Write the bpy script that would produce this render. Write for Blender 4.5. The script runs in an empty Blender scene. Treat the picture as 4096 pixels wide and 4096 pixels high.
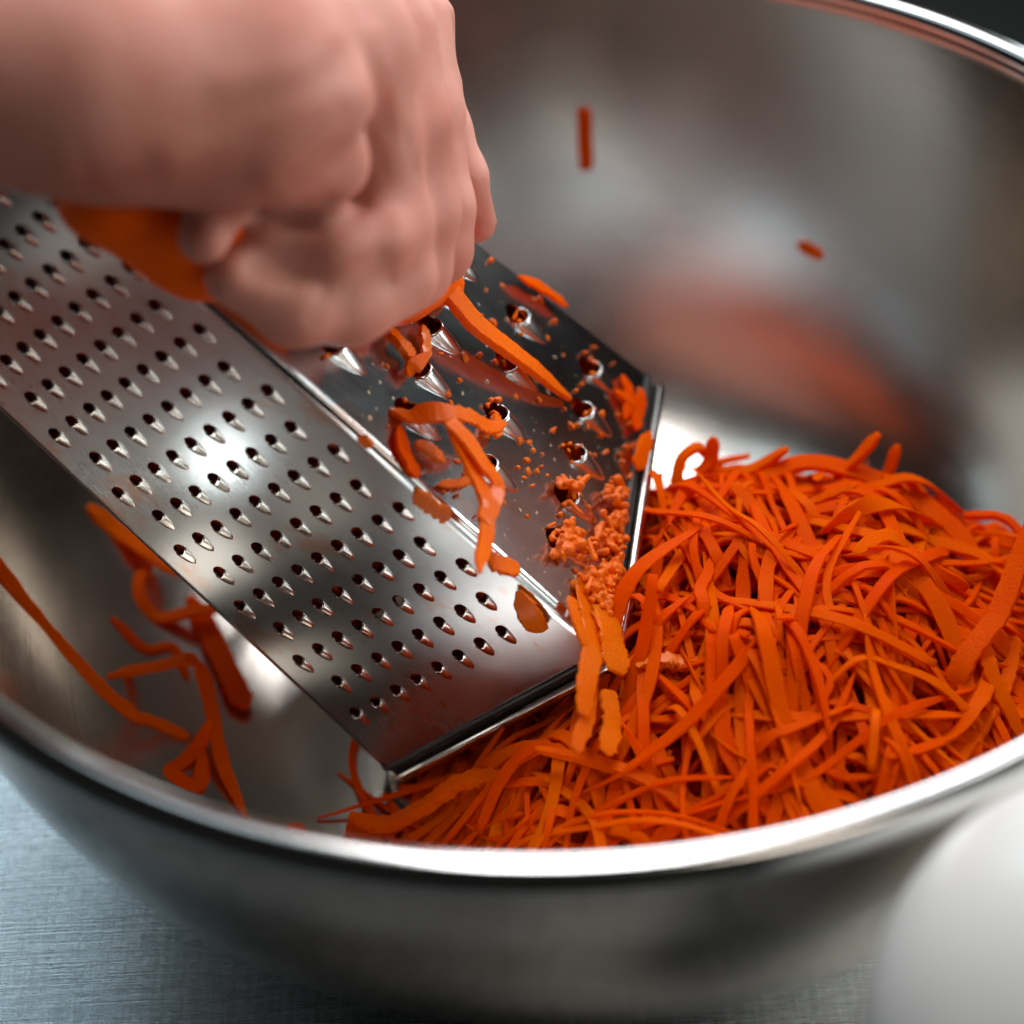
import bpy, bmesh, math, random
import numpy as np
from mathutils import Vector, Matrix, noise
from mathutils.geometry import delaunay_2d_cdt
import openvdb

# ------------------------------------------------------------------ camera, light, exposure
SC = bpy.context.scene
COL = SC.collection
CAM = Vector((-0.01293, -0.49, 0.50475))
AX = Vector((0.99857945, -0.03547546, -0.03975631))      # camera right
AY = Vector((-0.05328295, -0.66484812, -0.74507577))     # camera down
AZ = Vector((0.0, 0.74613569, -0.66579391))              # camera forward
FPX = 10000.0                                            # focal length in pixels of the 4096 frame
cd = bpy.data.cameras.new('camera'); cam = bpy.data.objects.new('camera', cd); COL.objects.link(cam)
cam.matrix_world = Matrix(((AX.x, -AY.x, -AZ.x, CAM.x), (AX.y, -AY.y, -AZ.y, CAM.y), (AX.z, -AY.z, -AZ.z, CAM.z), (0, 0, 0, 1)))
cd.sensor_width = 36; cd.lens = 36 * FPX / 4096; cd.clip_start = 0.02; cd.clip_end = 50
cd.dof.use_dof = True; cd.dof.focus_distance = 0.634; cd.dof.aperture_fstop = 5.2; cd.dof.aperture_blades = 0
SC.camera = cam
W = bpy.data.worlds.new('World'); SC.world = W; W.use_nodes = True
W.node_tree.nodes['Background'].inputs[0].default_value = (1.0, 0.97, 0.90, 1)
W.node_tree.nodes['Background'].inputs[1].default_value = 0.006
SC.view_settings.view_transform = 'Standard'; SC.view_settings.look = 'None'; SC.view_settings.exposure = 0.40; SC.view_settings.gamma = 1
SC.render.engine = 'CYCLES'
cy = SC.cycles
cy.use_denoising = True
try: cy.denoiser = 'OPENIMAGEDENOISE'
except Exception: pass
cy.max_bounces = 10; cy.glossy_bounces = 6; cy.diffuse_bounces = 4; cy.transmission_bounces = 6
cy.sample_clamp_indirect = 6; cy.blur_glossy = 0.3; cy.caustics_refractive = False

def area(name, az, el, dist, sx, sy, power, color, target=(0, 0, 0.06)):
    """a soft lamp; az is degrees clockwise from the back (+y), el degrees above the horizon"""
    a, e = math.radians(az), math.radians(el)
    d = Vector((math.sin(a) * math.cos(e), math.cos(a) * math.cos(e), math.sin(e)))
    l = bpy.data.lights.new(name, 'AREA'); l.shape = 'RECTANGLE'; l.size = sx; l.size_y = sy; l.energy = power; l.color = color
    o = bpy.data.objects.new(name, l); COL.objects.link(o)
    o.location = Vector(target) + d * dist
    o.rotation_euler = (-d).to_track_quat('-Z', 'Y').to_euler()
    return o
LAMPS = [   # name, direction (degrees from the back, degrees up), watts, colour: unseen lamps added and fitted for brightness, standing in for window and room light
    ('patch_fill_light', 75, 15, 6.23, (0.88, 0.96, 1.00)),  # added lamp that brightens a patch of the fine panel
    ('overhead_soft_light', 0, 64, 4.67, (0.97, 0.98, 1.00)),
    ('back_soft_light', 30, 8, 4.83, (0.88, 0.96, 1.00)),
    ('back_soft_light', 0, 22, 4.77, (0.88, 0.96, 1.00)),
    ('right_fill_light', 90, 8, 3.95, (1.00, 0.94, 0.86)),
    ('overhead_soft_light', 30, 50, 2.97, (0.97, 0.98, 1.00)),
    ('overhead_soft_light', 0, 50, 2.80, (0.97, 0.98, 1.00)),
    ('back_soft_light', -30, 22, 2.1, (0.70, 0.90, 1.00)),
    ('warm_fill_light', 135, 64, 1.6, (1.00, 0.88, 0.76)),
    ('back_soft_light', 30, 22, 2.00, (0.88, 0.96, 1.00)),
    ('overhead_soft_light', 0, 80, 6.8, (0.97, 0.98, 1.00)),
    ('back_soft_light', 0, 8, 1.59, (0.88, 0.96, 1.00)),
    ('warm_fill_light', 120, 22, 1.30, (1.00, 0.88, 0.76)),
    ('right_fill_light', 90, 36, 2.2, (1.00, 0.94, 0.86)),
    ('left_fill_light', -60, 22, 0.4, (0.70, 0.90, 1.00)),
    ('left_fill_light', -30, 36, 0.8, (0.70, 0.90, 1.00)),
    ('right_fill_light', 60, 36, 0.65, (1.00, 0.94, 0.86)),
    ('right_fill_light', 30, 36, 0.51, (0.97, 0.98, 1.00)),
    ('overhead_soft_light', -45, 64, 0.53, (0.70, 0.90, 1.00)),
    ('left_fill_light', -90, 8, 0.44, (0.88, 0.96, 1.00)),
    ('warm_fill_light', 120, 8, 0.39, (1.00, 0.88, 0.76)),
    ('right_fill_light', 90, 22, 0.25, (1.00, 0.94, 0.86)),
    ('right_fill_light', 60, 22, 0.14, (1.00, 0.94, 0.86)),
]
for nm_, az_, el_, pw_, c_ in LAMPS:
    sx_, sy_ = {'patch_fill_light': (0.25, 0.35)}.get(nm_, (0.42, 0.42))
    area(nm_, az_, el_, 1.7, sx_, sy_, pw_, c_)

# ------------------------------------------------------------------ helpers
def P(px, py, depth):
    """the point seen at pixel (px, py) of the 4096 frame, at a distance along the view axis"""
    return CAM + (AX * ((px - 2048) / FPX) + AY * ((py - 2048) / FPX) + AZ) * depth
def ray(px, py): return AX * ((px - 2048) / FPX) + AY * ((py - 2048) / FPX) + AZ
def atz(px, py, z):
    d = ray(px, py); return CAM + d * ((z - CAM.z) / d.z)

def link(name, me, mat=None, parent=None):
    o = bpy.data.objects.new(name, me); COL.objects.link(o)
    if mat is not None and not me.materials: me.materials.append(mat)
    if parent is not None: o.parent = parent
    return o
def mesh(verts, faces, smooth=True, name='mesh'):
    me = bpy.data.meshes.new(name); me.from_pydata([tuple(v) for v in verts], [], faces); me.update()
    if smooth: me.polygons.foreach_set('use_smooth', [True] * len(me.polygons))
    return me
def tag(o, label=None, cat=None, group=None, kind=None):
    if label: o['label'] = label
    if cat: o['category'] = cat
    if group: o['group'] = group
    if kind: o['kind'] = kind
    return o
def empty(name, M=None):
    o = bpy.data.objects.new(name, None); o.empty_display_size = 0.02; COL.objects.link(o)
    if M is not None: o.matrix_world = M
    return o
def lathe(prof, n=160, closed=False):
    vs = []; fs = []
    for r, z in prof:
        for k in range(n):
            a = 2 * math.pi * k / n; vs.append((r * math.cos(a), r * math.sin(a), z))
    m = len(prof); rng = m if closed else m - 1
    for i in range(rng):
        for k in range(n):
            a, b = i * n + k, i * n + (k + 1) % n; c, d = ((i + 1) % m) * n + (k + 1) % n, ((i + 1) % m) * n + k
            fs.append((a, b, c, d))
    return vs, fs

# ------------------------------------------------------------------ materials
def mat(name):
    m = bpy.data.materials.new(name); m.use_nodes = True
    nt = m.node_tree; return m, nt, nt.nodes['Principled BSDF']
def N(nt, t, **kw):
    n = nt.nodes.new(t)
    for k, v in kw.items():
        if k in n.inputs: n.inputs[k].default_value = v
        else: setattr(n, k, v)
    return n
def ramp(nt, fac, stops):
    r = nt.nodes.new('ShaderNodeValToRGB'); e = r.color_ramp.elements
    while len(e) < len(stops): e.new(0.5)
    for s, (p, c) in zip(e, stops): s.position = p; s.color = (*c, 1) if len(c) == 3 else c
    nt.links.new(fac, r.inputs[0]); return r
def coords(nt, scale=(1, 1, 1), rot=(0, 0, 0), kind='Object'):
    tc = nt.nodes.new('ShaderNodeTexCoord'); mp = nt.nodes.new('ShaderNodeMapping')
    mp.inputs['Scale'].default_value = scale; mp.inputs['Rotation'].default_value = rot
    nt.links.new(tc.outputs[kind], mp.inputs[0]); return mp.outputs[0]
def noise_n(nt, vec, scale, detail=4, rough=0.55):
    n = N(nt, 'ShaderNodeTexNoise'); n.inputs['Scale'].default_value = scale; n.inputs['Detail'].default_value = detail
    n.inputs['Roughness'].default_value = rough; nt.links.new(vec, n.inputs['Vector']); return n.outputs['Fac']
def maprange(nt, v, a, b, c, d):
    n = N(nt, 'ShaderNodeMapRange'); nt.links.new(v, n.inputs[0])
    for i, x in zip((1, 2, 3, 4), (a, b, c, d)): n.inputs[i].default_value = x
    return n.outputs[0]
def math_n(nt, op, a, b):
    n = N(nt, 'ShaderNodeMath', operation=op)
    for i, x in enumerate((a, b)):
        if isinstance(x, (int, float)): n.inputs[i].default_value = x
        else: nt.links.new(x, n.inputs[i])
    return n.outputs[0]
def bump(nt, bs, h, strength, dist):
    b = N(nt, 'ShaderNodeBump'); b.inputs['Strength'].default_value = strength; b.inputs['Distance'].default_value = dist
    nt.links.new(h, b.inputs['Height']); nt.links.new(b.outputs[0], bs.inputs['Normal']); return b

def steel(name, base, rough, spread, streak=(1, 1, 60), streak_rot=(0, 0, 0), smear=0.0, bumps=0.05, film=0):
    m, nt, bs = mat(name)
    bs.inputs['Metallic'].default_value = 1
    big = noise_n(nt, coords(nt), 28, 5, 0.6)
    fine = noise_n(nt, coords(nt, streak, streak_rot), 30, 4, 0.6)
    mix = math_n(nt, 'ADD', math_n(nt, 'MULTIPLY', big, 0.6), math_n(nt, 'MULTIPLY', fine, 0.4))
    nt.links.new(maprange(nt, mix, 0.3, 0.7, rough - spread, rough + spread), bs.inputs['Roughness'])
    c = ramp(nt, big, [(0.3, tuple(x * (0.90 - smear) for x in base)), (0.7, base)])
    nt.links.new(c.outputs[0], bs.inputs['Base Color'])
    if film:
        sm = noise_n(nt, coords(nt, (1, 1, 0.6)), 42, 4, 0.65)
        mx = N(nt, 'ShaderNodeMix', data_type='RGBA'); nt.links.new(maprange(nt, sm, 0.57, 0.66, 0, film), mx.inputs['Factor'])
        nt.links.new(c.outputs[0], mx.inputs['A']); mx.inputs['B'].default_value = (0.50, 0.22, 0.09, 1); nt.links.new(mx.outputs['Result'], bs.inputs['Base Color'])
    bump(nt, bs, fine, bumps, 0.0002)
    return m
M_BOWL = steel('bowl_steel', (0.60, 0.545, 0.49), 0.20, 0.045, (1, 1, 40), bumps=0.12)
M_RIM = steel('rim_steel', (0.70, 0.69, 0.67), 0.14, 0.02, (1, 1, 6))
M_GRATER = steel('grater_steel', (0.50, 0.55, 0.585), 0.30, 0.06, (60, 60, 2), smear=0.08, film=0.55)
M_COARSE = steel('coarse_steel', (0.54, 0.58, 0.61), 0.17, 0.06, (60, 60, 2), smear=0.05, film=0.4)
M_TOOTH = steel('tooth_steel', (0.72, 0.72, 0.70), 0.20, 0.03, (8, 8, 8))
M_GASKET, nt, bs = mat('dark_gasket'); bs.inputs['Base Color'].default_value = (0.02, 0.02, 0.02, 1); bs.inputs['Roughness'].default_value = 0.45

def table_mat():
    m, nt, bs = mat('brushed_worktop'); bs.inputs['Metallic'].default_value = 1
    v1 = coords(nt, (3, 170, 1), (0, 0, 0.05)); v2 = coords(nt, (5, 90, 1), (0, 0, -0.6)); v3 = coords(nt, (90, 5, 1), (0, 0, 0.2))
    f = noise_n(nt, v1, 9, 6, 0.7); g = noise_n(nt, v2, 7, 4, 0.7); k = noise_n(nt, v3, 6, 3, 0.6)
    s = math_n(nt, 'ADD', math_n(nt, 'MULTIPLY', f, 0.55), math_n(nt, 'ADD', math_n(nt, 'MULTIPLY', g, 0.25), math_n(nt, 'MULTIPLY', k, 0.2)))
    blot = noise_n(nt, coords(nt), 14, 4, 0.6)
    nt.links.new(maprange(nt, s, 0.36, 0.64, 0.17, 0.36), bs.inputs['Roughness'])
    c = ramp(nt, math_n(nt, 'ADD', math_n(nt, 'MULTIPLY', s, 0.6), math_n(nt, 'MULTIPLY', blot, 0.4)), [(0.35, (0.32, 0.38, 0.42)), (0.60, (0.78, 0.83, 0.86))])
    nt.links.new(c.outputs[0], bs.inputs['Base Color'])
    bump(nt, bs, s, 0.55, 0.0006)
    return m
M_TABLE = table_mat()
M_FLOOR, nt, bs = mat('dark_floor'); bs.inputs['Base Color'].default_value = (0.025, 0.028, 0.026, 1); bs.inputs['Roughness'].default_value = 0.7
nt.links.new(ramp(nt, noise_n(nt, coords(nt), 6), [(0.3, (0.02, 0.023, 0.022)), (0.7, (0.035, 0.037, 0.035))]).outputs[0], bs.inputs['Base Color'])
M_POT, nt, bs = mat('white_glaze'); bs.inputs['Roughness'].default_value = 0.3
nt.links.new(ramp(nt, noise_n(nt, coords(nt), 10), [(0.3, (0.90, 0.89, 0.85)), (0.7, (0.93, 0.92, 0.88))]).outputs[0], bs.inputs['Base Color'])

def carrot_mat(name, lo, hi, rough=0.42, sss=0.35, wet=0.0, grain=900, rnd=0.25, spec=0.3, scale=0.0026, gb=0.35, ior=1.2, thin=0.0):
    m, nt, bs = mat(name)
    v = coords(nt)
    n1 = noise_n(nt, v, 120, 4, 0.6); n2 = noise_n(nt, v, grain, 3, 0.6)
    info = N(nt, 'ShaderNodeObjectInfo')
    f = math_n(nt, 'ADD', math_n(nt, 'MULTIPLY', math_n(nt, 'ADD', math_n(nt, 'MULTIPLY', n1, 0.6), math_n(nt, 'MULTIPLY', n2, 0.4)), 1 - rnd), math_n(nt, 'MULTIPLY', info.outputs['Random'], rnd))
    c = ramp(nt, f, [(0.25, lo), (0.75, hi)])
    nt.links.new(c.outputs[0], bs.inputs['Base Color'])
    bs.inputs['Subsurface Weight'].default_value = sss
    bs.inputs['Subsurface Radius'].default_value = (1.0, 0.28, 0.05)
    bs.inputs['Subsurface Scale'].default_value = scale
    nt.links.new(maprange(nt, n2, 0.3, 0.7, rough - 0.1, rough + 0.12), bs.inputs['Roughness'])
    bs.inputs['IOR'].default_value = ior; bs.inputs['Specular IOR Level'].default_value = spec; bs.inputs['Coat Weight'].default_value = wet; bs.inputs['Coat Roughness'].default_value = 0.12
    bump(nt, bs, n2, gb, 0.0005)
    if thin:
        tr = N(nt, 'ShaderNodeBsdfTranslucent'); nt.links.new(c.outputs[0], tr.inputs[0])
        mx = N(nt, 'ShaderNodeMixShader'); mx.inputs[0].default_value = thin
        nt.links.new(bs.outputs[0], mx.inputs[1]); nt.links.new(tr.outputs[0], mx.inputs[2])
        nt.links.new(mx.outputs[0], nt.nodes['Material Output'].inputs[0])
    return m
M_SHRED = carrot_mat('carrot_shred', (0.96, 0.085, 0.0), (1.0, 0.185, 0.0), rnd=0.4, rough=0.38, sss=0.2, spec=0.5, ior=1.09, scale=0.003, gb=0.5, thin=0.40)
M_FLAKE = carrot_mat('carrot_flake', (1.0, 0.14, 0.0), (1.0, 0.235, 0.004), rough=0.30, wet=0.16, sss=0.2, spec=0.5, ior=1.22, scale=0.003, gb=0.7, thin=0.30)
M_CARROT = carrot_mat('carrot_body', (0.90, 0.10, 0.0), (0.98, 0.15, 0.0), rough=0.45, rnd=0.0, grain=300, ior=1.2, sss=0.2)
M_PULP = carrot_mat('carrot_pulp', (0.98, 0.14, 0.0), (1.0, 0.23, 0.003), rough=0.22, wet=0.18, grain=1400, sss=0.15, spec=0.5, ior=1.33, gb=0.6, thin=0.15)
M_DROP, nt, bs = mat('juice_drop'); bs.inputs['Base Color'].default_value = (1.0, 0.75, 0.5, 1); bs.inputs['Transmission Weight'].default_value = 0.9
bs.inputs['Roughness'].default_value = 0.03; bs.inputs['IOR'].default_value = 1.34

def skin_mat():
    m, nt, bs = mat('skin')
    v = coords(nt)
    a = noise_n(nt, v, 22, 3, 0.5); b = noise_n(nt, v, 900, 3, 0.6)
    c = ramp(nt, a, [(0.3, (0.52, 0.200, 0.145)), (0.7, (0.69, 0.345, 0.280))])
    nt.links.new(c.outputs[0], bs.inputs['Base Color'])
    bs.inputs['Subsurface Weight'].default_value = 0.55; bs.inputs['Subsurface Radius'].default_value = (1, 0.35, 0.18); bs.inputs['Subsurface Scale'].default_value = 0.006
    bs.inputs['Roughness'].default_value = 0.56; bs.inputs['Specular IOR Level'].default_value = 0.35
    w = noise_n(nt, coords(nt, (1, 0.35, 1), (0.3, 0.5, 0.8)), 160, 5, 0.7)
    k = noise_n(nt, v, 380, 4, 0.7)
    c2 = N(nt, 'ShaderNodeMix', data_type='RGBA', blend_type='MULTIPLY'); c2.inputs['Factor'].default_value = 0.5
    nt.links.new(c.outputs[0], c2.inputs['A']); nt.links.new(ramp(nt, noise_n(nt, v, 60, 5, 0.6), [(0.3, (0.86, 0.66, 0.62)), (0.62, (1, 1, 1))]).outputs[0], c2.inputs['B'])
    nt.links.new(c2.outputs['Result'], bs.inputs['Base Color'])
    bump(nt, bs, math_n(nt, 'ADD', math_n(nt, 'MULTIPLY', w, 0.6), math_n(nt, 'MULTIPLY', k, 0.4)), 0.35, 0.0012)
    return m
M_SKIN = skin_mat()

# ------------------------------------------------------------------ setting
def box(x0, x1, y0, y1, z0, z1):
    v = [(x, y, z) for z in (z0, z1) for y in (y0, y1) for x in (x0, x1)]
    return v, [(0, 2, 3, 1), (4, 5, 7, 6), (0, 1, 5, 4), (2, 6, 7, 3), (0, 4, 6, 2), (1, 3, 7, 5)]
me = mesh(*box(-0.9, 0.9, -0.75, 0.31, -0.04, 0.0), smooth=False, name='worktop')
o = link('worktop', me, M_TABLE); tag(o, kind='structure')
bv = o.modifiers.new('edge', 'BEVEL'); bv.width = 0.003; bv.segments = 3
me = mesh([(-6, -6, -0.88), (6, -6, -0.88), (6, 6, -0.88), (-6, 6, -0.88)], [(0, 1, 2, 3)], False, 'floor')
tag(link('floor', me, M_FLOOR), kind='structure')

# ------------------------------------------------------------------ mixing bowl
RF, R0, DEPTH = 0.080, 0.1712, 0.1275          # flat radius, wall radius at the rim, depth
def r_in(z):                                   # inner radius of the wall at height z
    t = min(max((z - 0.0012) / (DEPTH - 0.0012), 0), 1)
    return (RF - 0.001) + (R0 - RF) * math.sqrt(max(0, 1 - (1 - t) ** 2))
def z_in(r):
    if r <= RF - 0.001: return 0.0022
    u = min((r - RF + 0.001) / (R0 - RF), 1)
    return 0.0022 + (DEPTH - 0.002) * (1 - math.sqrt(1 - u * u))
bowl = empty('mixing_bowl')
tag(bowl, 'large round stainless steel mixing bowl holding the grater and grated carrot', 'bowl')
T = [math.pi / 2 * k / 48 for k in range(49)]
outer = [(RF + (R0 - RF) * math.sin(t), 0.001 + DEPTH * (1 - math.cos(t))) for t in T]
inner = [((RF - 0.001) + (R0 - RF) * math.sin(t), 0.0022 + (DEPTH - 0.0012) * (1 - math.cos(t))) for t in T]
prof = [(0.0004, 0.001), (0.04, 0.001)] + outer + inner[::-1] + [(0.06, 0.0022), (0.03, 0.0022), (0.0004, 0.0022)]
v, f = lathe(prof, 224, closed=False)
link('bowl_shell', mesh(v, f, name='bowl_shell'), M_BOWL, bowl)
rr = 0.0044; rc = R0 + 0.0034
prof = [(rc + rr * math.cos(2 * math.pi * k / 20), DEPTH - 0.0002 + rr * math.sin(2 * math.pi * k / 20)) for k in range(20)]
v, f = lathe(prof, 224, closed=True)
link('rolled_rim', mesh(v, f, name='rolled_rim'), M_RIM, bowl)

# ------------------------------------------------------------------ white pot
pc = P(4620, 4200, 0.475)
pot = empty('white_pot', Matrix.Translation((pc.x, pc.y, 0)))
tag(pot, 'white glazed round pot in front of the steel bowl, cut off at the right corner', 'pot')
zc, pr = pc.z, 0.0555
prof = [(0.0003, 0.0005), (0.044, 0.0005), (0.050, 0.004), (0.0540, 0.03), (0.0555, 0.07), (0.0555, zc - 0.012)]
prof += [(pr * math.cos(a), zc + 0.0 + pr * 0.98 * math.sin(a)) for a in [math.radians(k * 6) for k in range(0, 15)]]
prof.append((0.0003, zc + pr * 0.98))
v, f = lathe(prof, 96); link('pot_body', mesh(v, f, name='pot_body'), M_POT, pot)
kz = zc + pr * 0.98
v, f = lathe([(0.006, kz - 0.002), (0.006, kz + 0.003), (0.011, kz + 0.008), (0.012, kz + 0.013), (0.008, kz + 0.018), (0.0003, kz + 0.019)], 40)
link('lid_knob', mesh(v, f, name='lid_knob'), M_POT, pot)

# ------------------------------------------------------------------ box grater
RG = Matrix(((0.73717791, 0.17718167, -0.65205475), (-0.15509706, 0.98361253, 0.09193091), (0.65765769, 0.03336233, 0.75257778)))
TG = Vector((-0.01182, 0.01252, 0.03559))
MG = RG.to_4x4(); MG.translation = TG
RGI = RG.transposed()
GW1, GW2, K1, K2 = 0.0816, 0.10786, 0.95299, 1.53862
PU, PW, H0 = 0.0078508, 0.0109688, 0.0200626
LH = 0.20
RC = 0.0028
grater = empty('box_grater', MG)
tag(grater, 'four sided steel box grater tilted in the bowl, open base over the carrot heap', 'grater')
def hx(h): return GW1 / 2 * (1 - K1 * h)
def hy(h): return GW2 / 2 * (1 - K2 * h)
def g2w(v): return RG @ Vector(v) + TG
def on_panel(px, py, off=0.0, side='coarse'):
    """point of the ray through a pixel on the plane of a grater panel, raised off it"""
    o = RGI @ (CAM - TG); d = RGI @ ray(px, py)
    n, n0 = (Vector((1, 0, GW1 / 2 * K1)), GW1 / 2) if side == 'coarse' else (Vector((0, -1, GW2 / 2 * K2)), GW2 / 2)
    t = (n0 + off * n.length - n.dot(o)) / n.dot(d)
    return g2w(o + d * t)
N_COARSE = (RG @ Vector((1, 0, GW1 / 2 * K1))).normalized()
N_FINE = (RG @ Vector((0, -1, GW2 / 2 * K2))).normalized()

def hole_outline(rx, up, down, n=18):
    """teardrop: round towards the top, tapering under the tooth; local (u, h)"""
    pts = []
    for k in range(n):
        a = 2 * math.pi * k / n
        x, y = math.cos(a), math.sin(a)
        if y >= 0: pts.append((rx * x, up * y))
        else: pts.append((rx * x * (1 - 0.35 * (-y)), down * y))
    return pts
def panel_mesh(hw, hdist, holes, th=0.0005, sgn=None, axis='y'):
    """a flat slanted panel in grater space with real openings. hw(h): half width, hdist(h): distance of the plane from the axis"""
    pts = []; edges = []
    bd = [(-hw(0), 0), (hw(0), 0), (hw(LH), LH), (-hw(LH), LH)]
    def add_loop(l):
        s = len(pts); pts.extend(Vector(p) for p in l); edges.extend((s + i, s + (i + 1) % len(l)) for i in range(len(l)))
    add_loop(bd)
    for c, loop in holes: add_loop([(c[0] + p[0], c[1] + p[1]) for p in loop])
    vs, es, fs, *_ = delaunay_2d_cdt(pts, edges, [], 0, 1e-7)
    def inside(x, y):
        for c, loop in holes:
            if abs(x - c[0]) > 0.01 or abs(y - c[1]) > 0.012: continue
            n = len(loop); ins = False; j = n - 1; X, Y = x - c[0], y - c[1]
            for i in range(n):
                xi, yi = loop[i]; xj, yj = loop[j]
                if (yi > Y) != (yj > Y) and X < (xj - xi) * (Y - yi) / (yj - yi) + xi: ins = not ins
                j = i
            if ins: return True
        return False
    keep = []
    for f in fs:
        cx = sum(vs[i][0] for i in f) / 3; cy_ = sum(vs[i][1] for i in f) / 3
        if not inside(cx, cy_): keep.append(tuple(f))
    def to3(u, h, off):
        d = hdist(h) + off
        return {'-y': (u, -d, h), '+x': (d, u, h), '+y': (-u, d, h), '-x': (-d, -u, h)}[axis]
    n = len(vs)
    V = [to3(p[0], p[1], 0) for p in vs] + [to3(p[0], p[1], -th) for p in vs]
    F = []; cnt = {}
    for f in keep:
        F.append(f); F.append(tuple(i + n for i in reversed(f)))
        for i in range(3):
            a, b = f[i], f[(i + 1) % 3]; cnt[(a, b)] = 1
    for (a, b) in list(cnt):
        if (b, a) not in cnt: F.append((b, a, a + n, b + n))
    return mesh(V, F, False, 'panel')

def tooth_mesh(w, length, height, front, n=10, m=7, th=0.00035, hook=0.0, power=0.75):
    """raised half-cone: open towards +h, tapering to a point towards -h. local x across, y out, z along"""
    def sheet(dw, dh):
        vs = []
        for i in range(m + 1):
            s = i / m
            wd = (w - dw) * math.sqrt(max(1 - s * s, 0.00002))
            hg = (height - dh) * (1 - s) ** power
            for k in range(n + 1):
                a = math.pi * k / n
                lift = math.sin(a)
                vs.append((-wd * math.cos(a), max(hg * lift, 0) - (0.0001 if k in (0, n) else 0), front - s * length + hook * lift * (1 - s)))
        return vs
    A = sheet(0, 0); B = sheet(th, th * 1.3); q = len(A); V = A + B; F = []
    for i in range(m):
        for k in range(n):
            a = i * (n + 1) + k; F.append((a, a + n + 1, a + n + 2, a + 1)); F.append((q + a, q + a + 1, q + a + n + 2, q + a + n + 1))
    for k in range(n): F.append((k, k + 1, q + k + 1, q + k))
    me = mesh(V, F, True, 'tooth'); me.flip_normals(); return me

# fine panel
fine_holes = []
for j in range(0, 16):
    h = H0 + j * PW
    for i in range(9 if j % 2 == 0 else 8):
        fine_holes.append(((i + (0.5 if j % 2 else 0) - 4) * PU * (1 - K1 * h), h))
tl = hole_outline(0.00166, 0.0018, 0.0042, 20)
pm = panel_mesh(lambda h: hx(h) - RC, hy, [((x, h), tl) for x, h in fine_holes], axis='-y')
fine = link('fine_panel', pm, M_GRATER, grater); fine['label'] = 'side panel covered in small raised grating teeth'
tm = tooth_mesh(0.00172, 0.0056, 0.00125, 0.0, hook=-0.0011, power=0.8); tm.materials.append(M_TOOTH)
ang = math.atan(GW2 / 2 * K2)
rot_f = Matrix.Rotation(math.pi, 4, 'Z') @ Matrix.Rotation(0, 4, 'X')
for x, h in fine_holes:
    t = bpy.data.objects.new('tooth', tm); COL.objects.link(t); t.parent = fine
    t.matrix_local = Matrix.Translation((x, -hy(h), h)) @ Matrix.Rotation(-ang, 4, 'X') @ Matrix.Rotation(math.pi, 4, 'Z') @ Matrix.Diagonal((random.uniform(.96, 1.04), random.uniform(.9, 1.08), random.uniform(.96, 1.04), 1))
# coarse panel
coarse_holes = [(y, 0.0215) for y in (0.0362, 0.0190, 0.0018, -0.0148, -0.0312)]
coarse_holes += [(y, 0.0485) for y in (0.0330, 0.0135, -0.0065, -0.0255)]
coarse_holes += [(y, 0.0745) for y in (0.0345, 0.0200, 0.0042, -0.0125, -0.0287)]
coarse_holes += [(y, 0.1000) for y in (0.0300, 0.0110, -0.0080, -0.0268)]
coarse_holes += [(y, 0.1260) for y in (0.0300, 0.0155, 0.0010, -0.0135, -0.0270)]
coarse_holes += [(y, 0.1520) for y in (0.0250, 0.0080, -0.0090, -0.0250)]
cl = hole_outline(0.0036, 0.0040, 0.0080, 24)
pm = panel_mesh(lambda h: hy(h) - RC, hx, [(c, cl) for c in coarse_holes], axis='+x')
coarse = link('coarse_panel', pm, M_COARSE, grater); coarse['label'] = 'shiny side panel with large coarse grating teeth and carrot bits stuck on it'
tm = tooth_mesh(0.0037, 0.0120, 0.0027, 0.0, n=14, m=10, hook=-0.0022, power=0.8); tm.materials.append(M_TOOTH)
ang2 = math.atan(GW1 / 2 * K1)
for y, h in coarse_holes:
    t = bpy.data.objects.new('tooth', tm); COL.objects.link(t); t.parent = coarse
    t.matrix_local = Matrix.Translation((hx(h), y, h)) @ Matrix.Rotation(-ang2, 4, 'Y') @ Matrix.Rotation(-math.pi / 2, 4, 'Z')
# two plain rear panels
back = link('rear_panel', panel_mesh(lambda h: hx(h) - RC, hy, [], axis='+y'), M_GRATER, grater)
left = link('rear_panel', panel_mesh(lambda h: hy(h) - RC, hx, [], axis='-x'), M_GRATER, grater)
# rounded corner edges
for sx, sy in ((1, -1), (-1, -1), (1, 1), (-1, 1)):
    V = []; F = []; m_ = 8; rows = 12
    for r_ in range(rows + 1):
        h = LH * r_ / rows
        cx, cy_ = hx(h) - RC, hy(h) - RC
        for k in range(m_ + 1):
            a = math.pi / 2 * k / m_
            V.append((sx * (cx + RC * math.cos(a)), sy * (cy_ + RC * math.sin(a)), h))
        for k in range(m_ + 1):
            a = math.pi / 2 * k / m_; q = RC - 0.0005
            V.append((sx * (cx + q * math.cos(a)), sy * (cy_ + q * math.sin(a)), h))
    w_ = 2 * (m_ + 1)
    for r_ in range(rows):
        for k in range(m_):
            a = r_ * w_ + k; b = a + w_
            F.append((a, a + 1, b + 1, b)); a += m_ + 1; b += m_ + 1; F.append((a, b, b + 1, a + 1))
    if sx * sy < 0: F = [q[::-1] for q in F]
    link('corner_edge', mesh(V, F, True, 'corner_edge'), M_COARSE, grater)
def ring(h, outx, outy, rad, n=6):
    """rounded rectangle loop"""
    pts = []
    for q, (sx, sy) in enumerate(((1, 1), (-1, 1), (-1, -1), (1, -1))):
        for k in range(n + 1):
            a = math.pi / 2 * (q + k / n)
            pts.append((sx * (outx - rad) + rad * math.cos(a), sy * (outy - rad) + rad * math.sin(a), h))
    return pts
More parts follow.
